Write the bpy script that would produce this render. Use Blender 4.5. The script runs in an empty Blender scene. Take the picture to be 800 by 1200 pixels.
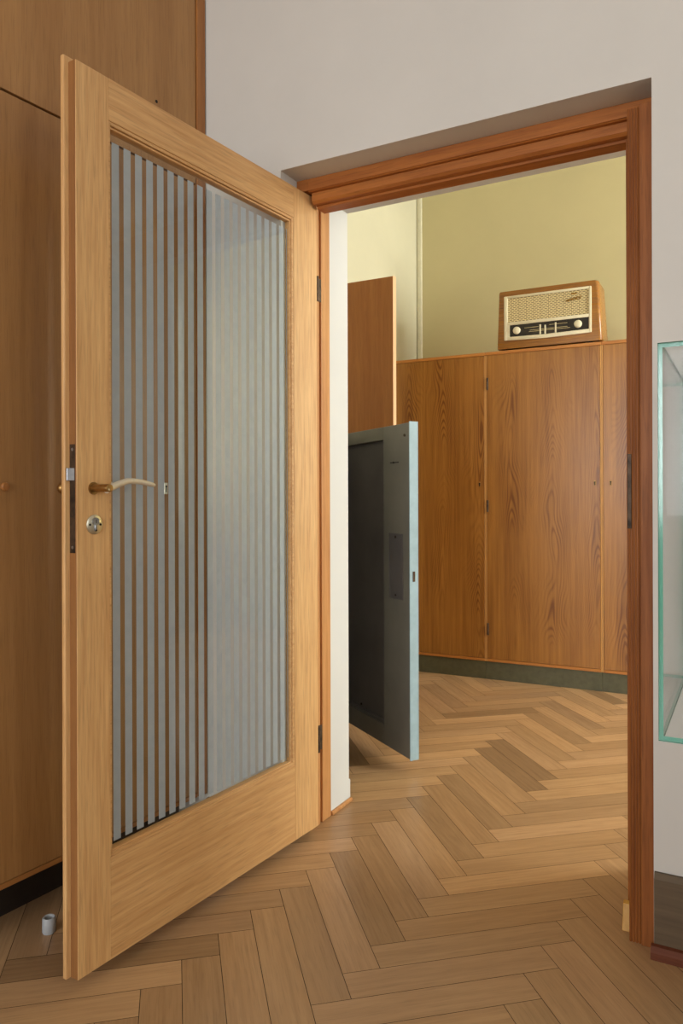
import bpy, bmesh, math, random
from mathutils import Vector, Matrix

random.seed(4)
SC = bpy.context.scene
COL = SC.collection
R = math.radians

# ------------------------------------------------------------------ camera
cam_data = bpy.data.cameras.new('camera')
cam_data.sensor_fit = 'VERTICAL'
cam_data.sensor_height = 36.0
cam_data.lens = 882.76 / 1200 * 36.0
cam_data.shift_y = (584.87 - 600) / 1200
cam_data.clip_start = 0.02
cam = bpy.data.objects.new('camera', cam_data)
COL.objects.link(cam)
cam.matrix_world = (Matrix.Translation((1.2229, -1.8867, 1.057)) @ Matrix.Rotation(R(28.573), 4, 'Z')
                    @ Matrix.Rotation(R(90), 4, 'X') @ Matrix.Rotation(-0.0029, 4, 'Z'))
SC.camera = cam

# ------------------------------------------------------------------ light
world = bpy.data.worlds.new('world')
SC.world = world
world.use_nodes = True
bg = world.node_tree.nodes['Background']
bg.inputs[0].default_value = (0.75, 0.86, 1.0, 1)
bg.inputs[1].default_value = 1.0


def area(name, loc, rot, sx, sy, power, color):
    l = bpy.data.lights.new(name, 'AREA')
    l.shape = 'RECTANGLE'
    l.size = sx
    l.size_y = sy
    l.energy = power
    l.color = color
    o = bpy.data.objects.new(name, l)
    o.location = loc
    o.rotation_euler = rot
    COL.objects.link(o)
    return o


# daylight through the far room's window (in its right-hand wall) and the near room's two windows
area('far_window_daylight', (3.95, 2.0, 1.9), (0, R(90), 0), 1.8, 1.5, 255, (1.0, 0.97, 0.91))
area('near_window_daylight', (4.55, -2.3, 1.8), (0, R(90), 0), 1.9, 2.2, 55, (0.97, 0.98, 1.0))
area('back_window_daylight', (0.5, -6.92, 1.65), (R(90), 0, 0), 2.7, 1.6, 255, (0.97, 0.96, 1.0))

SC.view_settings.view_transform = 'Standard'
SC.view_settings.look = 'None'
SC.view_settings.gamma = 1.0
SC.view_settings.exposure = -0.12
SC.view_settings.use_curve_mapping = False
SC.cycles.max_bounces = 10
SC.cycles.transparent_max_bounces = 16
SC.cycles.use_denoising = True


# ------------------------------------------------------------------ materials
def lin(c):
    return tuple(((x / 255) / 12.92 if x / 255 <= 0.04045 else ((x / 255 + 0.055) / 1.055) ** 2.4) for x in c) + (1,)


class NT:
    def __init__(self, name):
        self.m = bpy.data.materials.new(name)
        self.m.use_nodes = True
        self.t = self.m.node_tree
        self.t.nodes.clear()
        self.out = self.n('ShaderNodeOutputMaterial')

    def n(self, typ, **kw):
        nd = self.t.nodes.new(typ)
        for k, v in kw.items():
            setattr(nd, k, v)
        return nd

    def l(self, a, b):
        self.t.links.new(a, b)

    def math(self, op, a, b=None, clamp=False):
        nd = self.n('ShaderNodeMath', operation=op)
        nd.use_clamp = clamp
        for i, x in enumerate((a, b)):
            if x is None:
                continue
            if isinstance(x, (int, float)):
                nd.inputs[i].default_value = x
            else:
                self.l(x, nd.inputs[i])
        return nd.outputs[0]

    def mix(self, fac, a, b, blend='MIX'):
        nd = self.n('ShaderNodeMix', data_type='RGBA', blend_type=blend)
        for i, x in ((0, fac), (6, a), (7, b)):
            if isinstance(x, (int, float)):
                nd.inputs[i].default_value = x
            elif isinstance(x, tuple):
                nd.inputs[i].default_value = x
            else:
                self.l(x, nd.inputs[i])
        return nd.outputs[2]

    def noise(self, vec, scale, detail=4, rough=.6):
        nd = self.n('ShaderNodeTexNoise')
        nd.inputs['Scale'].default_value = scale
        nd.inputs['Detail'].default_value = detail
        nd.inputs['Roughness'].default_value = rough
        if vec is not None:
            self.l(vec, nd.inputs['Vector'])
        return nd.outputs['Fac']

    def remap(self, v, a, b, c=0.0, d=1.0):
        nd = self.n('ShaderNodeMapRange')
        nd.inputs[1].default_value = a
        nd.inputs[2].default_value = b
        nd.inputs[3].default_value = c
        nd.inputs[4].default_value = d
        self.l(v, nd.inputs[0])
        return nd.outputs[0]

    def bsdf(self, color, rough=.5, metal=0, spec=.5, bump=None, bstr=.1, bdist=.002, coat=0):
        p = self.n('ShaderNodeBsdfPrincipled')
        for key, x in (('Base Color', color), ('Roughness', rough)):
            if isinstance(x, (int, float, tuple)):
                p.inputs[key].default_value = x
            else:
                self.l(x, p.inputs[key])
        p.inputs['Metallic'].default_value = metal
        p.inputs['Specular IOR Level'].default_value = spec
        p.inputs['Coat Weight'].default_value = coat
        p.inputs['Coat Roughness'].default_value = .15
        if bump is not None:
            b = self.n('ShaderNodeBump')
            b.inputs['Strength'].default_value = bstr
            b.inputs['Distance'].default_value = bdist
            self.l(bump, b.inputs['Height'])
            self.l(b.outputs[0], p.inputs['Normal'])
        self.l(p.outputs[0], self.out.inputs[0])
        return p


def wood(name, base, dark, axis='Z', rough=.42, cath=0.0, cath_scale=2.6, fine=.35, spec=.4, coat=0.0, uv=False, lines=70, band=.45):
    """A timber: streaks along `axis`, fine pores, and (cath) flame figure made of contour rings of a stretched noise."""
    k = NT(name)
    tc = k.n('ShaderNodeTexCoord')
    mp = k.n('ShaderNodeMapping')
    ax = 'XYZ'.index(axis)
    sc = [1.0, 1.0, 1.0]
    sc[ax] = .045
    mp.inputs['Scale'].default_value = sc
    src = tc.outputs['UV'] if uv else tc.outputs['Object']
    k.l(src, mp.inputs['Vector'])
    vec = mp.outputs[0]
    if not uv:
        oi = k.n('ShaderNodeObjectInfo')
        add = k.n('ShaderNodeVectorMath', operation='ADD')
        k.l(vec, add.inputs[0])
        sh = k.n('ShaderNodeCombineXYZ')
        r = k.math('MULTIPLY', oi.outputs['Random'], 9.0)
        for i in range(3):
            k.l(r, sh.inputs[i])
        k.l(sh.outputs[0], add.inputs[1])
        vec = add.outputs[0]
    a = k.noise(vec, lines, 3, .55)
    b = k.noise(vec, 9, 3, .5)
    fn = k.noise(vec, 320, 2, .5)
    f1 = k.remap(a, .3, .72)
    f2 = k.remap(b, .3, .7)
    fac = k.math('ADD', k.math('MULTIPLY', f1, 1 - band), k.math('MULTIPLY', f2, band))
    if cath > 0:
        mp2 = k.n('ShaderNodeMapping')
        s2 = [1.0, 1.0, 1.0]
        s2[ax] = .085
        mp2.inputs['Scale'].default_value = s2
        k.l(src, mp2.inputs['Vector'])
        v2 = mp2.outputs[0]
        if not uv:
            add2 = k.n('ShaderNodeVectorMath', operation='ADD')
            k.l(v2, add2.inputs[0])
            k.l(sh.outputs[0], add2.inputs[1])
            v2 = add2.outputs[0]
        c = k.noise(v2, cath_scale, 1.4, .4)
        rings = k.math('SINE', k.math('MULTIPLY', c, 150.0))
        rings = k.math('POWER', k.math('ADD', k.math('MULTIPLY', rings, .5), .5), 1.6)
        fac = k.math('ADD', k.math('MULTIPLY', fac, 1 - cath), k.math('MULTIPLY', rings, cath))
    col = k.mix(fac, lin(base), lin(dark))
    pore = k.remap(fn, .52, .70, 0, fine)
    col = k.mix(pore, col, lin(tuple(x * .55 for x in dark)))
    if uv:
        at = k.n('ShaderNodeAttribute', attribute_name='tint')
        col = k.mix(1.0, col, at.outputs['Color'], 'MULTIPLY')
    k.bsdf(col, k.remap(a, .2, .8, rough - .05, rough + .08), spec=spec, bump=fac, bstr=.12, bdist=.001, coat=coat)
    return k.m


def plaster(name, c, var=.05, rough=.85):
    k = NT(name)
    tc = k.n('ShaderNodeTexCoord')
    n = k.noise(tc.outputs['Object'], 2.2, 4, .6)
    n2 = k.noise(tc.outputs['Object'], 140, 2, .5)
    col = k.mix(k.remap(n, .3, .7), lin(c), lin(tuple(x * (1 - var) for x in c)))
    k.bsdf(col, rough, spec=.25, bump=n2, bstr=.08, bdist=.001)
    return k.m


def plain(name, c, rough=.5, metal=0, var=.12, scale=30, spec=.5):
    k = NT(name)
    tc = k.n('ShaderNodeTexCoord')
    n = k.noise(tc.outputs['Object'], scale, 4, .6)
    col = k.mix(k.remap(n, .3, .7), lin(c), lin(tuple(x * (1 - var) for x in c)))
    k.bsdf(col, k.remap(n, .3, .7, rough, min(1, rough + .1)), metal, spec)
    return k.m


def glass(name, tint=(.96, .98, .97), ior=1.45, rough=.0):
    k = NT(name)
    tr = k.n('ShaderNodeBsdfTransparent')
    tr.inputs[0].default_value = tint + (1,)
    gl = k.n('ShaderNodeBsdfGlossy')
    gl.inputs['Roughness'].default_value = rough
    fr = k.n('ShaderNodeFresnel')
    geo = k.n('ShaderNodeNewGeometry')      # same reflectance from either side of the sheet
    k.l(k.remap(geo.outputs['Backfacing'], 0, 1, ior, 1 / ior), fr.inputs[0])
    ms = k.n('ShaderNodeMixShader')
    k.l(fr.outputs[0], ms.inputs[0])
    k.l(tr.outputs[0], ms.inputs[1])
    k.l(gl.outputs[0], ms.inputs[2])
    k.l(ms.outputs[0], k.out.inputs[0])
    return k.m


def striped_glass():
    """Clear glass with vertical acid-etched bands; x runs across the leaf, z is up."""
    k = NT('etched_stripe_glass')
    tc = k.n('ShaderNodeTexCoord')
    sp = k.n('ShaderNodeSeparateXYZ')
    k.l(tc.outputs['Object'], sp.inputs[0])
    ph = k.math('FRACT', k.math('DIVIDE', k.math('ADD', sp.outputs[0], .0008), .0345))
    stripe = k.math('GREATER_THAN', ph, .385)
    stripe = k.math('MULTIPLY', stripe, k.math('LESS_THAN', sp.outputs[2], 1.868))
    stripe = k.math('MULTIPLY', stripe, k.math('GREATER_THAN', sp.outputs[2], .283))
    clear = k.n('ShaderNodeBsdfTransparent')
    clear.inputs[0].default_value = (.96, .98, .97, 1)
    thru = k.n('ShaderNodeBsdfTransparent')
    thru.inputs[0].default_value = (.85, .88, .9, 1)
    n = k.noise(tc.outputs['Object'], 40, 3, .6)
    col = k.mix(k.remap(n, .3, .7), lin((188, 196, 205)), lin((180, 189, 199)))
    df = k.n('ShaderNodeBsdfDiffuse')
    k.l(col, df.inputs[0])
    tl = k.n('ShaderNodeBsdfTranslucent')
    k.l(col, tl.inputs[0])
    m1 = k.n('ShaderNodeMixShader')
    m1.inputs[0].default_value = .2
    k.l(df.outputs[0], m1.inputs[1])
    k.l(tl.outputs[0], m1.inputs[2])
    m2 = k.n('ShaderNodeMixShader')
    m2.inputs[0].default_value = .92
    k.l(thru.outputs[0], m2.inputs[1])
    k.l(m1.outputs[0], m2.inputs[2])
    m3 = k.n('ShaderNodeMixShader')
    k.l(stripe, m3.inputs[0])
    k.l(clear.outputs[0], m3.inputs[1])
    k.l(m2.outputs[0], m3.inputs[2])
    k.l(m3.outputs[0], k.out.inputs[0])
    return k.m


def floor_material():
    return wood('oak_parquet', (190, 153, 111), (160, 124, 86), 'X', rough=.34, cath=.14, cath_scale=5, fine=.2, spec=.45, uv=True, lines=90, band=.5)


M = {}
M['door_v'] = wood('pale_larch_upright', (220, 176, 120), (192, 142, 88), 'Z', rough=.45, fine=.22, lines=110, band=.18)
M['door_h'] = wood('pale_larch_cross', (218, 173, 118), (190, 140, 86), 'X', rough=.45, fine=.22, lines=100, band=.22)
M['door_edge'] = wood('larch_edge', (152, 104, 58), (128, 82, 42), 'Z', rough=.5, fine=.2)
M['frame_v'] = wood('varnished_jamb', (158, 96, 44), (116, 62, 24), 'Z', rough=.5, spec=.25, fine=.3, lines=60, band=.35)
M['lining_v'] = wood('varnished_lining', (206, 152, 96), (172, 112, 62), 'Z', rough=.42, fine=.25, lines=60, band=.35)
M['frame_h'] = wood('varnished_head', (176, 108, 48), (132, 70, 26), 'X', rough=.48, spec=.3, fine=.3, lines=60, band=.35)


def flame_veneer():
    """Crown-cut veneer: straight streaks, with stacks of pointed arches down the middle of each leaf."""
    k = NT('flame_veneer')
    tc = k.n('ShaderNodeTexCoord')
    oi = k.n('ShaderNodeObjectInfo')
    sp = k.n('ShaderNodeSeparateXYZ')
    k.l(tc.outputs['Object'], sp.inputs[0])
    sh = k.math('MULTIPLY', oi.outputs['Random'], 7.0)

    def warped(sx, sz, scale, detail):
        c = k.n('ShaderNodeCombineXYZ')
        k.l(k.math('ADD', k.math('MULTIPLY', sp.outputs[0], sx), sh), c.inputs[0])
        k.l(k.math('MULTIPLY', sp.outputs[2], sz), c.inputs[2])
        return k.noise(c.outputs[0], scale, detail, .55)
    streak = k.remap(warped(1, .03, 60, 3), .3, .7)
    bands = k.remap(warped(1, .08, 9, 3), .3, .7)
    wob = warped(1, .35, 3.2, 2)
    x = k.math('ADD', sp.outputs[0], k.math('MULTIPLY', k.math('SUBTRACT', warped(.6, .6, 1.6, 1), .5), .10))
    dx = k.math('ABSOLUTE', k.math('SUBTRACT', k.math('PINGPONG', k.math('ADD', x, .06), .23), .115))
    soft = k.math('SQRT', k.math('ADD', k.math('MULTIPLY', dx, dx), .00012))
    v = k.math('ADD', k.math('ADD', k.math('MULTIPLY', soft, 9.0), k.math('MULTIPLY', sp.outputs[2], .75)), k.math('MULTIPLY', wob, 2.8))
    ring = k.math('POWER', k.math('ADD', k.math('MULTIPLY', k.math('SINE', k.math('MULTIPLY', v, 58.0)), .5), .5), 2.2)
    mask = k.remap(dx, .02, .075, 1, .22)
    mask = k.math('MULTIPLY', mask, k.remap(warped(.8, .8, 2.2, 1), .40, .62))
    fac = k.math('ADD', k.math('MULTIPLY', streak, .42), k.math('MULTIPLY', bands, .42))
    fac = k.math('ADD', fac, k.math('MULTIPLY', k.math('MULTIPLY', ring, mask), .72), True)
    col = k.mix(fac, lin((182, 126, 56)), lin((118, 70, 22)))
    pore = k.remap(warped(1, .02, 300, 2), .54, .7, 0, .25)
    col = k.mix(pore, col, lin((84, 48, 18)))
    k.bsdf(col, .34, spec=.45, bump=fac, bstr=.06, bdist=.001)
    return k.m


M['veneer'] = flame_veneer()
M['veneer_edge'] = wood('cherry_edge', (216, 164, 98), (194, 138, 74), 'Z', rough=.4, fine=.15)
M['veneer_rail'] = wood('cherry_rail', (200, 136, 66), (170, 104, 44), 'X', rough=.4, fine=.15)
M['wardrobe'] = wood('elm_veneer', (176, 130, 78), (146, 100, 54), 'Z', rough=.36, cath=.10, cath_scale=3, fine=.2, spec=.45, lines=40, band=.55)
M['wardrobe_edge'] = wood('elm_edge', (168, 110, 56), (132, 80, 36), 'Z', rough=.42, fine=.2)
M['wardrobe_rail'] = wood('elm_rail', (176, 120, 64), (146, 92, 44), 'X', rough=.42, fine=.2)
M['cupboard'] = wood('cherry_door_back', (178, 116, 58), (150, 90, 40), 'Z', rough=.38, cath=.05, fine=.2, lines=45)
M['pink_edge'] = wood('beech_edge', (236, 190, 150), (222, 170, 128), 'Z', rough=.5, fine=.08)
M['skirting'] = wood('grey_brown_skirting', (100, 82, 60), (80, 64, 45), 'X', rough=.5, fine=.2)
M['shoe'] = wood('red_brown_shoe', (104, 56, 34), (78, 38, 22), 'X', rough=.6, spec=.2, fine=.2)
M['wedge'] = wood('yellow_pine', (200, 150, 60), (170, 118, 40), 'Z', rough=.5, fine=.1)
M['radio_wood'] = wood('walnut_radio', (178, 120, 44), (112, 66, 18), 'X', rough=.28, cath=.15, cath_scale=8, fine=.35, coat=.3, lines=110)
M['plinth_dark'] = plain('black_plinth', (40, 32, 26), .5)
M['plinth_green'] = plain('olive_plinth', (96, 94, 70), .45, spec=.4)
M['wall_near'] = plaster('white_plaster', (204, 199, 192), .03)
M['wall_left'] = plaster('near_plaster', (214, 208, 196), .03)
M['wall_yellow'] = plaster('yellow_plaster', (204, 193, 150), .03)
M['wall_pale'] = plaster('cream_plaster', (208, 203, 176), .03)
M['reveal'] = plaster('white_reveal', (212, 212, 211), .02)
M['ceiling'] = plaster('ceiling_white', (236, 232, 222), .02)
M['pipe'] = plain('cream_paint', (228, 223, 198), .5, var=.05)
M['brass'] = plain('worn_brass', (176, 138, 84), .34, 1.0, .2, 60)
M['nickel'] = plain('satin_nickel', (214, 206, 184), .28, 1.0, .1, 60)
M['satin'] = plain('pale_satin_grip', (226, 217, 196), .38, .55, .06, 60)
M['steel'] = plain('steel', (170, 172, 178), .3, 1.0, .15, 60)
M['old_steel'] = plain('tarnished_plate', (96, 76, 60), .5, .7, .5, 40)
M['dark'] = plain('dark_hole', (24, 18, 14), .7)
M['metal_grey'] = plain('grey_enamel', (122, 118, 108), .42, 0, .12, 3, .45)
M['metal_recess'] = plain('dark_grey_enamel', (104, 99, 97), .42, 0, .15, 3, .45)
M['metal_edge'] = plain('pale_blue_enamel', (164, 190, 200), .4, 0, .1, 12, .45)
M['ivory'] = plain('ivory_plastic', (232, 222, 190), .35, 0, .05, 20)
M['dial'] = plain('dial_glass', (44, 34, 22), .12, 0, .2, 30, .6)
M['dial_mark'] = plain('dial_mark', (206, 190, 140), .4, 0, .05)
M['gold'] = plain('gold_script', (176, 134, 60), .3, 1.0, .1)
M['cap'] = plain('grey_plastic', (176, 178, 180), .5, 0, .05)
M['glass'] = glass('clear_glass')
M['case_glass'] = glass('case_glass', (.985, .992, .99), 1.13)
M['stripes'] = striped_glass()
M['floor'] = floor_material()
M['underfloor'] = plain('dark_joint', (52, 36, 22), .8)
k = NT('green_glass_edge')
k.bsdf(lin((96, 158, 138)), .12, spec=.6)
M['glass_edge'] = k.m
M['pedestal'] = plain('white_pedestal', (206, 204, 198), .6, 0, .04, 4)
M['win_frame'] = plain('white_window_paint', (230, 228, 222), .4, 0, .04, 8)


def cloth():
    kk = NT('woven_grille')
    tc = kk.n('ShaderNodeTexCoord')
    sp = kk.n('ShaderNodeSeparateXYZ')
    kk.l(tc.outputs['Object'], sp.inputs[0])
    row = kk.math('MULTIPLY', sp.outputs[2], 1 / .0088)
    off = kk.math('MULTIPLY', kk.math('MODULO', kk.math('FLOOR', row), 2.0), .5)
    cx = kk.math('FRACT', kk.math('ADD', kk.math('MULTIPLY', sp.outputs[0], 1 / .021), off))
    cz = kk.math('FRACT', row)
    a = kk.math('GREATER_THAN', cz, .62)
    b = kk.math('LESS_THAN', cx, .72)
    hole = kk.math('MULTIPLY', a, b)
    wide = kk.math('LESS_THAN', kk.math('FRACT', kk.math('MULTIPLY', sp.outputs[0], 1 / .042)), .12)
    col = kk.mix(hole, lin((226, 208, 160)), lin((92, 70, 40)))
    col = kk.mix(kk.math('MULTIPLY', wide, .35), col, lin((150, 126, 84)))
    kk.bsdf(col, .7, spec=.3)
    return kk.m


M['cloth'] = cloth()


# ------------------------------------------------------------------ mesh helpers
class MB:
    def __init__(self):
        self.bm = bmesh.new()
        self.slot = 0

    def _add(self, tmp, mat=0):
        for f in tmp.faces:
            f.material_index = mat
        me = bpy.data.meshes.new('tmp')
        tmp.to_mesh(me)
        tmp.free()
        self.bm.from_mesh(me)
        bpy.data.meshes.remove(me)
        return self

    def box(self, x0, x1, y0, y1, z0, z1, bev=0.0, mat=0, seg=2):
        b = bmesh.new()
        v = [b.verts.new((x, y, z)) for x in (x0, x1) for y in (y0, y1) for z in (z0, z1)]
        for q in ((0, 1, 3, 2), (4, 6, 7, 5), (0, 4, 5, 1), (2, 3, 7, 6), (0, 2, 6, 4), (1, 5, 7, 3)):
            b.faces.new([v[i] for i in q])
        bmesh.ops.recalc_face_normals(b, faces=b.faces)
        if bev:
            bmesh.ops.bevel(b, geom=list(b.edges), offset=bev, segments=seg, profile=.5, affect='EDGES')
        return self._add(b, mat)

    def prism(self, pts, axis, a, bb, bev=0.0, mat=0):
        """polygon pts in the plane across `axis`, extruded from a to bb (axis x: pts are (y,z); y: (x,z); z: (x,y))"""
        b = bmesh.new()

        def P(p, h):
            return {'x': (h, p[0], p[1]), 'y': (p[0], h, p[1]), 'z': (p[0], p[1], h)}[axis]
        lo = [b.verts.new(P(p, a)) for p in pts]
        hi = [b.verts.new(P(p, bb)) for p in pts]
        n = len(pts)
        b.faces.new(lo)
        b.faces.new(hi[::-1])
        for i in range(n):
            b.faces.new((lo[i], hi[i], hi[(i + 1) % n], lo[(i + 1) % n]))
        bmesh.ops.recalc_face_normals(b, faces=b.faces)
        if bev:
            bmesh.ops.bevel(b, geom=list(b.edges), offset=bev, segments=2, profile=.5, affect='EDGES')
        return self._add(b, mat)

    def cyl(self, p, q, r, r2=None, n=24, bev=0.0, mat=0):
        p, q = Vector(p), Vector(q)
        b = bmesh.new()
        d = q - p
        bmesh.ops.create_cone(b, cap_ends=True, segments=n, radius1=r, radius2=r if r2 is None else r2, depth=d.length)
        if bev:
            bmesh.ops.bevel(b, geom=[e for e in b.edges if len(e.link_faces) == 2 and any(len(f.verts) > 4 for f in e.link_faces)],
                            offset=bev, segments=2, profile=.5, affect='EDGES')
        m = Matrix.Translation((p + q) / 2) @ d.to_track_quat('Z', 'Y').to_matrix().to_4x4()
        bmesh.ops.transform(b, matrix=m, verts=b.verts)
        return self._add(b, mat)

    def tube(self, pts, rad, n=12, squash=1.0, up=(0, 0, 1), mat=0):
        b = bmesh.new()
        pts = [Vector(p) for p in pts]
        rings = []
        for i, p in enumerate(pts):
            t = (pts[min(i + 1, len(pts) - 1)] - pts[max(i - 1, 0)]).normalized()
            s = t.cross(Vector(up)).normalized()
            w = s.cross(t)
            r = rad[i] if isinstance(rad, (list, tuple)) else rad
            rings.append([b.verts.new(p + s * math.cos(2 * math.pi * j / n) * r * squash + w * math.sin(2 * math.pi * j / n) * r) for j in range(n)])
        for a, c in zip(rings, rings[1:]):
            for j in range(n):
                b.faces.new((a[j], a[(j + 1) % n], c[(j + 1) % n], c[j]))
        b.faces.new(rings[0][::-1])
        b.faces.new(rings[-1])
        bmesh.ops.recalc_face_normals(b, faces=b.faces)
        return self._add(b, mat)

    def lathe(self, prof, center=(0, 0, 0), axis='Z', n=32, mat=0):
        b = bmesh.new()
        rings = []
        for r, h in prof:
            rings.append([b.verts.new((r * math.cos(2 * math.pi * j / n), r * math.sin(2 * math.pi * j / n), h)) for j in range(n)])
        for a, c in zip(rings, rings[1:]):
            for j in range(n):
                b.faces.new((a[j], a[(j + 1) % n], c[(j + 1) % n], c[j]))
        b.faces.new(rings[0])
        b.faces.new(rings[-1][::-1])
        bmesh.ops.recalc_face_normals(b, faces=b.faces)
        rot = {'Z': Matrix(), 'Y': Matrix.Rotation(R(-90), 4, 'X'), 'X': Matrix.Rotation(R(90), 4, 'Y')}[axis]
        bmesh.ops.transform(b, matrix=Matrix.Translation(center) @ rot, verts=b.verts)
        return self._add(b, mat)

    def build(self, name, mats, parent=None, smooth=False, label=None):
        me = bpy.data.meshes.new(name)
        self.bm.to_mesh(me)
        self.bm.free()
        if not isinstance(mats, (list, tuple)):
            mats = [mats]
        for m in mats:
            me.materials.append(m)
        if smooth:
            for p in me.polygons:
                p.use_smooth = True
            me.set_sharp_from_angle(angle=R(38))
        o = bpy.data.objects.new(name, me)
        COL.objects.link(o)
        if parent:
            o.parent = parent
        if label:
            o['label'] = label
        return o


def thing(name, label, cat, loc=(0, 0, 0), rz=0.0, group=None):
    o = bpy.data.objects.new(name, None)
    o.empty_display_size = .1
    COL.objects.link(o)
    o.location = loc
    o.rotation_euler = (0, 0, rz)
    o['label'] = label
    o['category'] = cat
    o['kind'] = 'thing'
    if group:
        o['group'] = group
    return o


def struct(o, label=None, cat=None):
    o['kind'] = 'structure'
    if label:
        o['label'] = label
    if cat:
        o['category'] = cat
    return o


# ------------------------------------------------------------------ floor: herringbone oak blocks
def make_floor():
    me = bpy.data.meshes.new('floor')
    L, W, G = .48, .0872, .0007
    ex = Vector((.754, .657)).normalized()
    ey = Vector((-ex.y, ex.x))
    Q = Vector((.187, .251)) - ey * L       # a block corner seen in the doorway
    X0, X1, Y0, Y1 = -1.05, 4.3, -6.6, 3.0
    verts, faces, uvs, tints, mats = [], [], [], [], []
    rnd = random.Random(11)

    def plank(x0, x1, y0, y1):
        cx, cy = (x0 + x1) / 2, (y0 + y1) / 2
        c = Q + ex * cx + ey * cy
        if not (X0 - .1 < c.x < X1 + .1 and Y0 - .1 < c.y < Y1 + .1):
            return
        x0 += G
        x1 -= G
        y0 += G
        y1 -= G
        i = len(verts)
        for a, b in ((x0, y0), (x1, y0), (x1, y1), (x0, y1)):
            p = Q + ex * a + ey * b
            verts.append((min(max(p.x, X0), X1), min(max(p.y, Y0), Y1), 0))
        faces.append((i, i + 1, i + 2, i + 3))
        ou, ov = rnd.uniform(0, 60), rnd.uniform(0, 60)
        if x1 - x0 > y1 - y0:
            uv = [(0, 0), (x1 - x0, 0), (x1 - x0, W), (0, W)]
        else:
            uv = [(0, 0), (0, W), (y1 - y0, W), (y1 - y0, 0)]
        uvs.extend([(u + ou, v + ov) for u, v in uv])
        t = min(1.2, max(.62, rnd.gauss(.98 if x1 - x0 > y1 - y0 else .90, .12)))  # random block tone; the directional difference is grain reflection painted into the tint
        w = rnd.uniform(-.05, .05)
        tints.extend([(t, t * (1 - max(0, w) * .6), t * (1 - w * 1.2), 1)] * 4)
        mats.append(0)
    span = 95
    for m in range(-16, 17):
        for k_ in range(-span, span):
            ox, oy = m * L, -m * L
            plank(ox + k_ * W, ox + k_ * W + L, oy + k_ * W, oy + k_ * W + W)
            plank(ox + (k_ - 1) * W, ox + k_ * W, oy + k_ * W, oy + k_ * W + L)
    i = len(verts)
    for x, y in ((X0, Y0), (X1, Y0), (X1, Y1), (X0, Y1)):
        verts.append((x, y, -.002))
    faces.append((i, i + 1, i + 2, i + 3))
    uvs.extend([(0, 0)] * 4)
    tints.extend([(1, 1, 1, 1)] * 4)
    mats.append(1)
    me.from_pydata(verts, [], faces)
    me.uv_layers.new(name='grain')
    me.uv_layers['grain'].data.foreach_set('uv', [x for p in uvs for x in p])
    me.color_attributes.new('tint', 'FLOAT_COLOR', 'CORNER')
    me.color_attributes['tint'].data.foreach_set('color', [x for p in tints for x in p])
    me.materials.append(M['floor'])
    me.materials.append(M['underfloor'])
    me.polygons.foreach_set('material_index', mats)
    o = bpy.data.objects.new('floor', me)
    COL.objects.link(o)
    struct(o, 'oak herringbone parquet floor running through both rooms', 'floor')


make_floor()

# ------------------------------------------------------------------ room shell (x along the dividing wall, y into the far room)
CEIL = 3.35
OL, OR, OT = -.008, 1.020, 2.037          # plaster opening: left, right, top
m = MB()
m.box(-1.0, -.11, 0, .17, 0, .10)
m.box(-1.0, OL, 0, .17, .10, CEIL)                     # left of the doorway, door side
m.box(-1.0, -.062, .17, .305, 0, CEIL)               # behind the door lining
m.box(-.062, OL, .17, .305, 2.02, CEIL)
m.box(-1.0, -.018, .305, .44, 0, CEIL, mat=1)        # white reveal on the far side
m.box(OR, 4.35, 0, .44, 0, CEIL)
m.box(OL, OR, 0, .15, OT, CEIL)                      # over the doorway
m.box(-.018, OR, .305, .44, 2.056, CEIL, mat=1)
m.box(OL, OR, .15, .305, 2.056, CEIL, mat=1)
struct(m.build('wall_front', [M['wall_near'], M['reveal']]), 'white plastered wall with the doorway between the two rooms', 'wall')
m = MB()
m.box(-1.15, -1.0, -6.5, .44, 0, CEIL)
struct(m.build('wall_left', M['wall_left']))


def window_wall(name, x, y0, y1, wy0, wy1, wz0, wz1, mat):
    q = MB()
    q.box(x, x + .25, y0, wy0, 0, CEIL)
    q.box(x, x + .25, wy1, y1, 0, CEIL)
    q.box(x, x + .25, wy0, wy1, 0, wz0)
    q.box(x, x + .25, wy0, wy1, wz1, CEIL)
    return struct(q.build(name, mat))


def window(name, x, wy0, wy1, wz0, wz1):
    q = MB()
    a = .05
    q.box(x + .08, x + .14, wy0, wy0 + a, wz0, wz1)
    q.box(x + .08, x + .14, wy1 - a, wy1, wz0, wz1)
    q.box(x + .08, x + .14, wy0 + a, wy1 - a, wz0, wz0 + a)
    q.box(x + .08, x + .14, wy0 + a, wy1 - a, wz1 - a, wz1)
    mid = (wy0 + wy1) / 2
    q.box(x + .08, x + .14, mid - .035, mid + .035, wz0 + a, wz1 - a)
    w = struct(q.build(name, M['win_frame']))
    p = MB()
    p.box(x + .105, x + .111, wy0 + a, mid - .035, wz0 + a, wz1 - a)
    p.box(x + .105, x + .111, mid + .035, wy1 - a, wz0 + a, wz1 - a)
    p.build('window_pane', M['glass'], w)


m = MB()
for a in ((-1.15, -.9, 0, CEIL), (1.9, 4.35, 0, CEIL), (-.9, 1.9, 0, .85), (-.9, 1.9, 2.5, CEIL)):
    m.box(a[0], a[1], -6.75, -6.5, a[2], a[3])
struct(m.build('wall_back', M['wall_left']))


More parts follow.
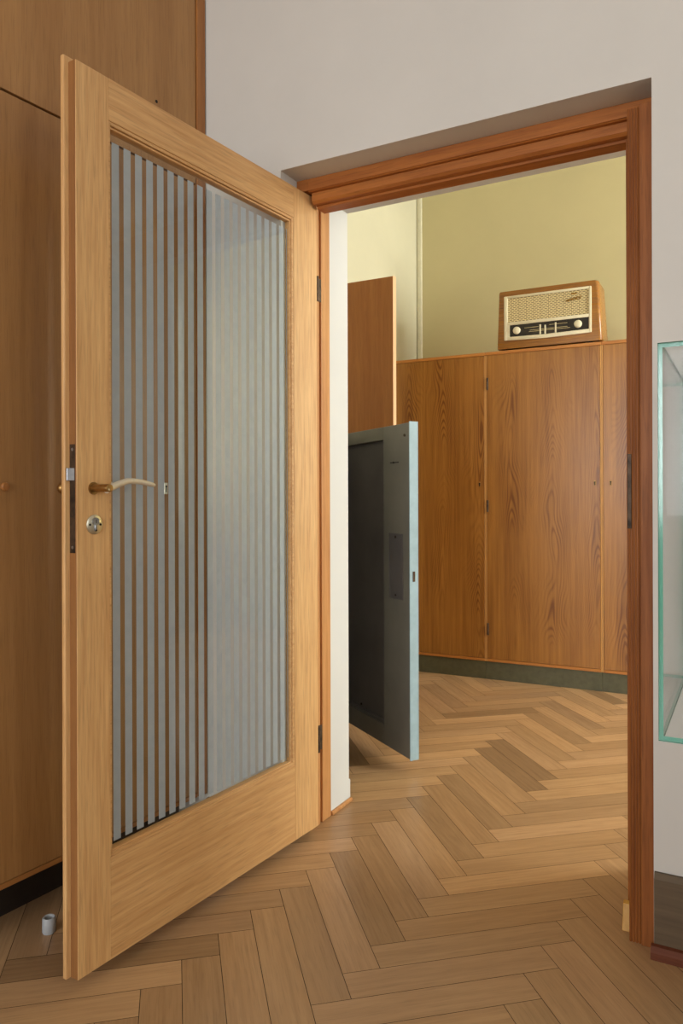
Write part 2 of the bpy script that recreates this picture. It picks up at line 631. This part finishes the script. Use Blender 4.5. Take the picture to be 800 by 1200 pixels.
def window_y(name, y, wx0, wx1, wz0, wz1):
    q = MB()
    a, mid = .05, (wx0 + wx1) / 2
    for b in ((wx0, wx0 + a, wz0, wz1), (wx1 - a, wx1, wz0, wz1), (wx0 + a, wx1 - a, wz0, wz0 + a), (wx0 + a, wx1 - a, wz1 - a, wz1),
              (mid - .035, mid + .035, wz0 + a, wz1 - a)):
        q.box(b[0], b[1], y - .03, y + .03, b[2], b[3])
    w = struct(q.build(name, M['win_frame']))
    p = MB()
    p.box(wx0 + a, mid - .035, y - .003, y + .003, wz0 + a, wz1 - a)
    p.box(mid + .035, wx1 - a, y - .003, y + .003, wz0 + a, wz1 - a)
    p.build('window_pane', M['glass'], w)


window_y('window_3', -6.62, -.9, 1.9, .85, 2.5)
window_wall('wall_right', 4.15, -6.5, .0, -3.4, -1.2, .85, 2.75, M['wall_left'])
window('window_1', 4.15, -3.4, -1.2, .85, 2.75)
window_wall('wall_east', 3.6, .44, 2.93, 1.25, 2.75, .9, 2.85, M['wall_pale'])
window('window_2', 3.6, 1.25, 2.75, .9, 2.85)
m = MB()
m.box(-.965, 3.85, 2.93, 3.08, 0, CEIL)
struct(m.build('wall_rear', M['wall_yellow']), 'yellow plastered wall above the low cabinets in the far room', 'wall')
m = MB()
m.box(-.965, -.80, .44, 2.93, 0, CEIL)
struct(m.build('wall_side', M['wall_pale']), 'pale cream side wall of the far room', 'wall')
m = MB()
m.box(-1.15, 4.4, -6.75, 3.08, CEIL, CEIL + .12)
struct(m.build('ceiling', M['ceiling']))

# skirting on the right of the doorway, with a red-brown shoe strip
m = MB()
m.prism([(-.016, .0), (0, .0), (0, .19), (-.008, .19), (-.016, .178)], 'x', OR + .002, 4.15)
sk = struct(m.build('baseboard_right', M['skirting']), 'grey brown skirting board right of the doorway', 'skirting')
m = MB()
m.prism([(-.034, 0), (-.016, 0), (-.016, .03), (-.026, .028), (-.033, .016)], 'x', OR - .004, 4.15)
m.build('shoe_strip', M['shoe'], sk, label='dark red-brown shoe strip')
m = MB()
m.box(-.018, -.007, .305, .448, 0, .013, .003)
struct(m.build('trim_2', M['lining_v']), 'thin wooden strip at the foot of the white reveal', 'trim')
m = MB()
m.box(-.80, -.018, .44, .452, 0, .075, .003)
struct(m.build('baseboard_left', M['reveal']), 'low white skirting on the far side of the doorway wall', 'skirting')

m = MB()
m.box(-.285, -.112, -.014, 0, 0, .12, .002)
struct(m.build('baseboard_front', M['skirting']), 'skirting on the wall behind the open door', 'skirting')

# ------------------------------------------------------------------ door frame
fr = thing('door_frame', 'varnished wooden door frame lining the doorway', 'door frame', (0, 0, 0))
fr['kind'] = 'structure'
fr.name = 'trim_1'
m = MB()
# stepped head profile in (y, z), run along x
m.prism([(.091, 2.002), (.091, OT), (.15, OT), (.15, 1.9995), (.098, 1.9995), (.096, 2.002)], 'x', .030, OR, .0015)
m.prism([(.110, 1.9755), (.110, 2.0), (.17, 2.0), (.17, 1.9675), (.118, 1.9675), (.114, 1.9715)], 'x', .034, OR - .03, .0012)
m.prism([(.138, 1.9605), (.138, 1.985), (.185, 1.985), (.185, 1.9605)], 'x', .036, OR - .06, .0012)
m.prism([(.091, 2.002), (.091, OT), (.15, OT), (.15, 2.002)], 'x', OL, .030)
m.build('head', M['frame_h'], fr)
m = MB()
# right jamb: front strip, reeded shoulder and inner stop
m.box(.991, OR, .014, .15, 0, 1.990, .0015)
m.box(.963, .991, .022, .15, 0, 1.985, .001)
for i in range(4):
    m.cyl((.9665 + i * .0068, .0215, 0), (.9665 + i * .0068, .0215, 1.985), .0022, n=8)
m.box(.9465, .963, .12, .19, 0, 1.9605, .0015)
jr = m.build('jamb', M['frame_v'], fr, label='dark reddish right jamb')
m = MB()
m.box(.9615, .9655, .0185, .0330, .985, 1.163, .0008)
m.box(.9625, .9710, .0180, .0195, .985, 1.163, .0005)
m.box(.9612, .9640, .0210, .0300, 1.095, 1.125, mat=1)
m.box(.9612, .9640, .0210, .0300, 1.02, 1.06, mat=1)
m.build('strike_plate', [M['old_steel'], M['dark']], jr)
m = MB()
# left lining: rebate board, groove, stop board
m.box(-.060, -.012, .172, .232, 0, 2.018, .0015)
m.box(-.060, -.020, .232, .246, 0, 2.018)
m.box(-.060, -.012, .246, .303, 0, 2.018, .002)
m.build('jamb', M['lining_v'], fr, label='pale left lining beside the hinges')

# ------------------------------------------------------------------ the glazed door leaf
DANG = R(-94.19)
door = thing('glazed_door', 'open pale wooden door with a tall glass pane etched in vertical stripes', 'door', (.026, .154, 0), DANG)
W_, T_ = .9034, .034
ZB, ZT = .032, 1.9975
GX0, GX1, GZ0, GZ1 = .1335, .806, .272, 1.8895   # visible glass
m = MB()
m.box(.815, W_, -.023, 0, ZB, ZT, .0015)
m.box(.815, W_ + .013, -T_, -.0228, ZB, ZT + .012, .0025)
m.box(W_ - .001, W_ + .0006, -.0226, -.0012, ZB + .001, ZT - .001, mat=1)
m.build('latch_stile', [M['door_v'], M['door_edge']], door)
m = MB()
m.box(0, .1215, -T_ + .004, 0, ZB, ZT, .0015)
m.build('hinge_stile', M['door_v'], door)
m = MB()
m.box(.1217, .8148, -.023, 0, GZ1 + .014, ZT, .001)
m.box(.10, .8148, -T_, -.0228, GZ1 + .014, ZT + .012, .001)
m.build('top_rail', M['door_h'], door)
m = MB()
m.box(.1217, .8148, -T_, 0, ZB, GZ0 - .012, .001)
m.build('bottom_rail', M['door_h'], door)
# glazing bead: two stepped mitred rings round the pane
m = MB()


def ring(q, x0, x1, z0, z1, t, y0, y1):
    q.box(x0 - t, x0, y0, y1, z0 - t, z1 + t, .0012)
    q.box(x1, x1 + t, y0, y1, z0 - t, z1 + t, .0012)
    q.box(x0, x1, y0, y1, z0 - t, z0, .0012)
    q.box(x0, x1, y0, y1, z1, z1 + t, .0012)


ring(m, GX0 - .004, GX1 + .003, GZ0 - .004, GZ1 + .006, .008, -.030, -.002)
ring(m, GX0, GX1, GZ0, GZ1, .005, -.028, -.0065)
m.build('glazing_bead', M['door_h'], door)
m = MB()
y0, y1 = -.0175, -.0135
m.box(GX0 - .003, GX1 + .003, y0, y1, GZ0 - .003, GZ1 + .003)
pane = m.build('glass_pane', [M['glass'], M['stripes']], door)
for p in pane.data.polygons:
    if p.normal.y < -.9:
        p.material_index = 1
# lock
m = MB()
m.box(W_ - .0006, W_ + .0008, -.0215, -.0035, .943, 1.176, .0004)
lock = m.build('lock_plate', M['old_steel'], door)
m = MB()
m.prism([(W_, -.0205), (W_ + .011, -.0205), (W_ + .012, -.017), (W_, -.006)], 'z', 1.098, 1.125, .0008)
m.build('latch_bolt', M['steel'], lock)
for z in (1.165, .955):
    m = MB()
    m.cyl((W_ + .0006, -.0125, z), (W_ + .0016, -.0125, z), .0035, n=14)
    m.build('screw', M['steel'], lock)


def lever(sign, y_face, name):
    """lever handle on one face; sign +1 = the face towards the doorway"""
    q = MB()
    x, z = .860, 1.082
    q.cyl((x, y_face, z), (x, y_face + sign * .003, z), .0135, n=28)
    q.cyl((x, y_face, z), (x, y_face + sign * .054, z), .0088, n=22, bev=.001)
    if sign < 0:
        q.lathe([(0, -.013), (.006, -.0115), (.0105, -.006), (.012, 0), (.0105, .006), (.006, .0115), (0, .013)], (x + .019, y_face + sign * .046, z + .001), 'Z', n=20)
    h = q.build(name, M['brass'], door, smooth=True)
    q = MB()
    yy = y_face + sign * .046
    pts, rad = [], []
    for i in range(19):
        t = i / 18
        xx = x + .004 - t * .139
        zz = z - .004 + .026 * math.sin(min(1, t * 1.25) * math.pi / 2) - .014 * max(0, t - .45) / .55
        pts.append((xx, yy - sign * .004 * math.sin(t * math.pi), zz))
        rad.append(.0085 - .0028 * t if t < .97 else .0035)
    q.tube(pts, rad, 14, squash=.95, up=(0, 1, 0))
    q.build('grip', M['satin'], h, smooth=True, label='polished pale grip')
    return h


lever(1, 0, 'lever_handle')
lever(-1, -T_, 'lever_handle')
m = MB()
m.lathe([(.0, 0), (.0215, 0), (.0215, .002), (.0195, .0034), (.0, .0036)], (.858, 0, 1.003), 'Y')
esc = m.build('lock_rose', M['nickel'], door, smooth=True)
m = MB()
m.cyl((.858, .003, 1.010), (.858, .0075, 1.010), .0085, n=20)
m.box(.8545, .8615, .003, .0075, .989, 1.008, .002)
m.build('lock_cylinder', M['steel'], esc, smooth=True)
m = MB()
m.box(.8572, .8588, .0074, .0079, 1.006, 1.014)
m.cyl((.858, .003, .9905), (.858, .0078, .9905), .0022, n=10)
m.cyl((.872, .003, 1.003), (.872, .0045, 1.003), .0026, n=10)
m.cyl((.844, .003, 1.003), (.844, .0045, 1.003), .0026, n=10)
m.build('keyhole', M['dark'], esc)
# hinges: knuckles between stile and lining
for za, zb in ((1.683, 1.760), (.258, .340)):
    m = MB()
    m.box(-.018, -.0005, -.014, -.0105, za, zb, .0005)
    for i in range(3):
        h = (zb - za) / 3
        m.cyl((-.009, -.006, za + i * h + .0004), (-.009, -.006, za + (i + 1) * h - .0004), .0062, n=16)
    m.box(-.040, -.016, -.014, -.0115, za + .002, zb - .002, .0005)
    m.build('hinge', M['old_steel'], door, smooth=True)

# ------------------------------------------------------------------ built-in wardrobe on the left of the near room
wd = thing('built_in_wardrobe', 'tall brown veneered built-in wardrobe behind the open striped door', 'wardrobe', (-.291, 0, 0), R(-94.3))
# local x runs from the wall corner towards the camera, local y out into the room
WL = 2.9
m = MB()
m.box(.006, WL, -.46, -.022, .131, CEIL - .004)
m.build('carcass', M['wardrobe_edge'], wd)
m = MB()
m.box(.004, .040, -.03, .005, .131, CEIL - .004, .002)
m.build('corner_stile', M['wardrobe_edge'], wd, label='reddish corner strip against the white wall')
m = MB()
m.box(.042, WL, -.02, .001, .131, .1435, .001)
m.build('bottom_rail', M['wardrobe_rail'], wd)
m = MB()
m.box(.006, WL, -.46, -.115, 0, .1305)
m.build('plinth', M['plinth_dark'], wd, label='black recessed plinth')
seams = [.042, .733, 1.253, 1.773, 2.293, WL]
for n_, (a, b) in enumerate(zip(seams, seams[1:])):
    g = .0012
    for nm, z0, z1, kz in (('lower_door', .1455, 2.0335, 1.091), ('upper_door', 2.0395, CEIL - .006, 2.224)):
        m = MB()
        m.box(a + g, b - g, -.0205, 0, z0, z1, .0012)
        d = m.build(nm, M['wardrobe'], wd)
        kx = (.173 if nm == 'lower_door' else .206) if n_ == 0 else b - .040
        m = MB()
        if nm == 'lower_door':
            m.box(kx - .0065, kx + .0065, -.001, .0018, kz - .018, kz + .016, .001)
            kp = m.build('keyhole_plate', M['nickel'], d)
            m = MB()
            m.box(kx - .0018, kx + .0018, .0012, .0024, kz - .012, kz + .003)
            m.cyl((kx, .0012, kz + .005), (kx, .0024, kz + .005), .0036, n=12)
            m.build('keyhole', M['dark'], kp)
            m = MB()
            m.lathe([(0, 0), (.011, 0), (.011, .004), (.009, .007), (0, .0075)], (b - .040, 0, kz - .002), 'Y', n=20)
            m.build('knob', M['wardrobe_edge'], d, smooth=True)
        else:
            m.cyl((kx, -.001, kz), (kx, .0012, kz), .0045, n=14)
            m.build('keyhole', M['dark'], d)

# ------------------------------------------------------------------ low cabinets along the far wall
CAB = Matrix.Translation((-.572, 2.387, 0)) @ Matrix.Rotation(R(1.14), 4, 'Z')
cab_seams = [-.216, .4255, 1.0755, 1.725]
cab_labels = ['left far-room cabinet with flame-grained veneer, partly behind the grey metal door',
              'middle far-room cabinet with broad flame-grained door, under the old radio',
              'right far-room cabinet, mostly hidden by the reddish right door jamb']
CD = .47
for (a, b), lab in zip(zip(cab_seams, cab_seams[1:]), cab_labels):
    o = CAB @ Vector(((a + b) / 2, 0, 0))
    t = thing('low_cabinet', lab, 'cabinet', o, R(1.14), 'low veneered cabinets along the yellow wall')
    h = (b - a) / 2
    e = .0005
    m = MB()
    m.box(-h + e, -h + .0075, 0, CD, .105, 1.895, .001)
    m.box(h - .0075, h - e, 0, CD, .105, 1.895, .001)
    m.box(-h + .0075, h - .0075, CD - .01, CD, .122, 1.895)
    m.build('carcass', M['veneer_edge'], t, label='paler front edges of the sides')
    m = MB()
    m.box(-h + e, h - e, -.004, CD, 1.8955, 1.9135, .0015)
    m.build('top_board', M['veneer_rail'], t)
    m = MB()
    m.box(-h + .0078, h - .0078, -.002, CD - .011, .105, .1205, .001)
    m.build('bottom_rail', M['veneer_rail'], t)
    m = MB()
    m.box(-h + e, h - e, .004, CD, 0, .1045, .001)
    m.build('plinth', M['plinth_green'], t, label='olive grey plinth')
    m = MB()
    m.box(-h + .0085, h - .0085, -.0015, .019, .1225, 1.8945, .0012)
    d = m.build('door', M['veneer'], t)
    kx = h - .036 if lab[0] != 'r' else -h + .046
    m = MB()
    m.box(kx - .0055, kx + .0055, -.0035, -.0012, 1.128, 1.156, .001)
    kp = m.build('keyhole_plate', M['brass'], d)
    m = MB()
    m.cyl((kx, -.0045, 1.146), (kx, -.003, 1.146), .0044, n=12)
    m.box(kx - .0026, kx + .0026, -.0045, -.003, 1.130, 1.145)
    m.build('keyhole', M['dark'], kp)
    if lab[0] != 'r':
        for z in (1.728, 1.014, .294):
            m = MB()
            m.cyl((-h + .0125, -.0045, z - .035), (-h + .0125, -.0045, z + .035), .0052, n=12, bev=.001)
            m.box(-h + .006, -h + .016, -.0035, -.001, z - .032, z + .032)
            m.build('hinge', M['old_steel'], d)

# ------------------------------------------------------------------ old radio on the middle cabinet
RB = 1.9140
rad = thing('tube_radio', 'old walnut radio with ivory front standing on the middle cabinet', 'radio', (-.080, 2.412, RB), R(1.0))
BW, BH, BD = .585, .333, .235
Z0 = .012


def radio_body():
    q = bmesh.new()

    def outline(x0, x1, d, r, z):
        pts = [(x0, 0), (x0 + .004, -.0)]
        pts = []
        for cx, cy, a0 in ((x0 + r * .35, r * .35, 180), (x1 - r, r, 270), (x1 - r, d - r, 0), (x0 + r, d - r, 90)):
            rr = r * .35 if a0 == 180 else r
            for i in range(7):
                a = R(a0 + i * 15)
                pts.append((cx + rr * math.cos(a), cy + rr * math.sin(a), z))
        return pts
    rows = []
    for z, ins in ((Z0, .004), (Z0 + .005, .0), (Z0 + BH * .5, .0095), (Z0 + BH - .012, .018), (Z0 + BH - .003, .021), (Z0 + BH, .027)):
        rows.append([q.verts.new(p) for p in outline(ins * .6, BW - ins * 1.0, BD - ins, .02, z)])
    n = len(rows[0])
    for a, b in zip(rows, rows[1:]):
        for j in range(n):
            q.faces.new((a[j], a[(j + 1) % n], b[(j + 1) % n], b[j]))
    q.faces.new(rows[0])
    q.faces.new(rows[-1])
    bmesh.ops.recalc_face_normals(q, faces=q.faces)
    mb = MB()
    mb._add(q)
    return mb


radio_body().build('body', M['radio_wood'], rad, smooth=True)
m = MB()
BX0, BX1, BZ0, BZ1 = .042, .530, Z0 + .046, Z0 + .302
# ivory front: a rounded moulded ring with a dividing bar
GXa, GXb, GZa, GZb = .064, .516, Z0 + .150, Z0 + .288
DXa, DXb, DZa, DZb = .076, .512, Z0 + .066, Z0 + .132
m.box(BX0, GXa, -.010, .0, BZ0, BZ1, .004)
m.box(GXb, BX1, -.010, .0, BZ0, BZ1, .004)
m.box(GXa - .005, GXb + .005, -.0095, .0, GZb, BZ1, .003)
m.box(GXa - .005, GXb + .005, -.0095, .0, DZb, GZa, .003)
m.prism([(GXa - .005, BZ0), (.28, BZ0 - .006), (GXb + .005, BZ0), (GXb + .005, DZa), (.28, DZa - .004), (GXa - .005, DZa)], 'y', -.0095, 0, .002)
m.box(GXa - .004, DXa, -.0092, 0, DZa - .002, DZb + .002)
m.build('bezel', M['ivory'], rad, smooth=True, label='ivory moulded front frame')
m = MB()
m.box(GXa - .002, GXb + .002, -.004, 0, GZa - .002, GZb + .002)
m.build('speaker_grille', M['cloth'], rad, label='woven cream speaker cloth')
m = MB()
m.box(DXa - .001, DXb + .001, -.0055, 0, DZa - .003, DZb + .001)
dial = m.build('dial', M['dial'], rad, label='dark glass tuning scale')
for kx in (DXa + .040, DXb - .054):
    m = MB()
    m.lathe([(0, 0), (.0215, 0), (.0215, .006), (.018, .013), (.010, .0155), (0, .016)], (kx, -.0055, (DZa + DZb) / 2), 'Y', n=28)
    for v in m.bm.verts:
        v.co.y = -.0055 - (v.co.y + .0055)
    bmesh.ops.recalc_face_normals(m.bm, faces=m.bm.faces)
    m.build('knob', M['ivory'], rad, smooth=True)
for x, zz in ((.250, .060), (.278, .054), (.336, .062)):
    m = MB()
    m.box(x - .0045, x + .0045, -.0085, -.005, DZa - .002, DZa + zz - .006, .001)
    m.build('tuning_key', M['ivory'], rad)
m = MB()
for z, x0, x1 in ((.018, .185, .415), (.026, .190, .40), (.042, .16, .24), (.046, .30, .40)):
    m.box(x0, x1, -.0062, -.0054, DZa + z, DZa + z + .0022)
m.build('scale_line', M['dial_mark'], dial)
m = MB()
pts = []
for i in range(60):
    t = i / 59
    pts.append((.392 + .082 * t + .004 * math.sin(t * 22), -.006, Z0 + .232 + .020 * t + .0065 * math.sin(t * 26) * (1 - .3 * t)))
m.tube(pts, .0022, 6, up=(0, 1, 0))
m.box(.404, .470, -.0065, -.005, Z0 + .2365, Z0 + .2395)
m.box(.420, .452, -.0065, -.0045, Z0 + .268, Z0 + .275, .001)
m.build('badge', M['gold'], rad, label='small gilt script badge')
for x in (.02, .50):
    for y in (.02, .17):
        m = MB()
        m.box(x, x + .03, y, y + .03, 0, Z0)
        m.build('foot', M['dark'], rad)

# ------------------------------------------------------------------ pipe in the corner of the far room
m = MB()
m.box(-.797, -.762, 2.914, 2.9305, 0.02, CEIL - .003, .004)
pp = m.build('corner_pipe', M['pipe'], smooth=True)
pp['label'] = 'thin cream vertical pipe in the corner of the far room above the cabinets'
pp['category'] = 'pipe'
pp['kind'] = 'thing'

# ------------------------------------------------------------------ tall shallow cupboard with its door standing open
cb = thing('tall_cupboard', 'tall wooden cupboard door standing open above and behind the grey metal door', 'cupboard', (-.799, 1.45, 0))
DP, CW, CH = .171, .56, 2.143      # depth (x), run along the wall (y), height
m = MB()
m.box(0, DP, .036, .054, .10, CH, .001)
m.box(0, DP, CW - .018, CW, .10, CH, .001)
m.box(0, DP, .054, CW - .018, CH - .018, CH)
m.box(0, DP, .054, CW - .018, .10, .118)
m.box(0, .008, .054, CW - .018, .118, CH - .018)
m.box(.008, DP - .02, .054, CW - .018, 1.1, 1.118)
m.build('carcass', M['cupboard'], cb)
m = MB()
m.box(0, DP - .02, .036, CW, 0, .10)
m.build('plinth', M['plinth_green'], cb)
m = MB()
m.box(DP + .002, .4915, 0, .018, .105, CH - .002, .001)
od = m.build('open_door', M['cupboard'], cb)
m = MB()
m.box(.4915, .4935, -.0005, .034, .105, CH - .001, .0004)
m.box(.474, .4914, .018, .034, .105, CH - .002, .001)
m.build('edge_band', M['pink_edge'], od, label='pale pinkish edge strip')
m = MB()
m.box(DP + .001, DP + .019, .30, CW - .001, .105, CH - .002, .001)
m.build('closed_door', M['cupboard'], cb)

# ------------------------------------------------------------------ grey metal cabinet with its door ajar
mc = thing('metal_cabinet', 'grey enamelled metal cabinet door with pale blue edge, swung open into the doorway view', 'metal cabinet', (-.485, 1.196, 0), R(-35.8))
DWm, Tm, z0, z1 = .670, .035, .045, 1.354
rx0, rx1, rz0, rz1 = .085, .46, .125, 1.300
m = MB()
# stiles and rails around a sunken panel (visible face is y = 0)
m.box(0, rx0, 0, Tm - .002, z0, z1, .0015)
m.box(rx1, DWm - .002, 0, Tm - .002, z0, z1, .0015)
m.box(rx0, rx1, 0, Tm - .002, z0, rz0, .0015)
m.box(rx0, rx1, 0, Tm - .002, rz1, z1, .0015)
leaf = m.build('door', M['metal_grey'], mc)
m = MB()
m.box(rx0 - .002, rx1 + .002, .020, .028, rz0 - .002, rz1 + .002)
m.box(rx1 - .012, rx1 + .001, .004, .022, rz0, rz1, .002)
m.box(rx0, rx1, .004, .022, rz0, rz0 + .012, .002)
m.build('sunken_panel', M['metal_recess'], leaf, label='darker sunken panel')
m = MB()
m.box(DWm - .0018, DWm + .001, -.002, Tm + .002, z0 - .004, z1 + .004, .0008)
m.box(DWm - .012, DWm + .001, Tm - .002, Tm + .003, z0 - .004, z1 + .004, .0008)
m.box(DWm + .0008, DWm + .003, -.002, .010, z0 - .004, z1 + .004, .0006)
m.build('edge_strip', M['metal_edge'], leaf, label='pale blue painted edge')
m = MB()
ring(m, .512, .616, .660, .916, .003, -.003, .001)
m.box(.512, .616, -.001, .001, .660, .916)
m.build('cover_plate', M['metal_recess'], leaf)
for x, z, r in ((.633, 1.307, .0055), (.218, .150, .005), (.56, .905, .005), (.56, .672, .004)):
    m = MB()
    m.cyl((x, .001 if x > .3 else .021, z), (x, -.003 if x > .3 else .016, z), r, n=12)
    m.build('screw', M['old_steel'], leaf)
m = MB()
m.box(.517, .585, -.0008, .001, 1.201, 1.205)
m.cyl((.545, .001, 1.203), (.545, -.003, 1.203), .004, n=10)
m.build('slot', M['dark'], leaf)
m = MB()
m.box(DWm + .0008, DWm + .0036, .012, .022, .735, .775, .0005)
m.build('latch', M['old_steel'], leaf)
# carcass against the side wall, hidden behind the white reveal; local frame undone with its own child rotation
m = MB()
bx = MB()
for args in ((-.30, -.005, -.72, -.70, z0, z1), (-.30, -.005, -.035, -.015, z0, z1), (-.30, -.29, -.70, -.035, z0, z1),
             (-.29, -.005, -.70, -.035, z0, z0 + .02), (-.29, -.005, -.70, -.035, z1 - .02, z1), (-.29, -.03, -.69, -.045, 0, z0)):
    bx.box(*args)
bmesh.ops.transform(bx.bm, matrix=Matrix.Rotation(R(35.8), 4, 'Z'), verts=bx.bm.verts)
bx.build('carcass', M['metal_grey'], mc)

# ------------------------------------------------------------------ glass display case on the right
vc = thing('glass_display_case', 'clear glass display case with green edges at the right border', 'display case', (1.085, -.53, 0))
CWd, CDp, cz0, cz1, gt = .80, .50, .652, 1.316, .007


def pane_mb(x0, x1, y0, y1, z0_, z1_):
    q = MB()
    q.box(x0, x1, y0, y1, z0_, z1_)
    o = q.build('glass_panel', [M['case_glass'], M['glass_edge']], vc)
    dims = (x1 - x0, y1 - y0, z1_ - z0_)
    thin = dims.index(min(dims))
    for p in o.data.polygons:
        if abs(p.normal[thin]) < .5:
            p.material_index = 1
    return o


pane_mb(0, CWd, 0, gt, cz0, cz1)
pane_mb(0, gt, gt + .0005, CDp - gt - .0005, cz0, cz1)
pane_mb(CWd - gt, CWd, gt + .0005, CDp - gt - .0005, cz0, cz1)
pane_mb(gt, CWd - gt, gt + .0005, CDp - gt - .0005, cz1 - gt, cz1)
pane_mb(gt, CWd - gt, gt + .0005, CDp - gt - .0005, cz0, cz0 + gt)
m = MB()
m.box(.26, CWd - .04, .03, CDp - .03, 0, cz0 - .0005, .003)
m.build('pedestal', M['pedestal'], vc)

# ------------------------------------------------------------------ small things on the floor
m = MB()
m.lathe([(.0, .004), (.0095, .004), (.0105, .036), (.0135, .0375), (.0155, .035), (.0160, .003), (.0145, 0), (0, 0)], (0, 0, 0), 'Z', n=28)
cap = m.build('plastic_cap', M['cap'], smooth=True)
cap.location = (-.289, -.612, 0)
cap['label'] = 'small grey plastic cap lying on the dark floor left of the door'
cap['category'] = 'cap'
cap['kind'] = 'thing'
m = MB()
m.prism([(0, 0), (.032, 0), (.032, .062), (.020, .058)], 'x', 0, .020, .001)
wg = m.build('door_wedge', M['wedge'])
wg.location = (.941, .058, 0)
wg['label'] = 'small yellow wooden wedge at the foot of the right door jamb'
wg['category'] = 'wedge'
wg['kind'] = 'thing'
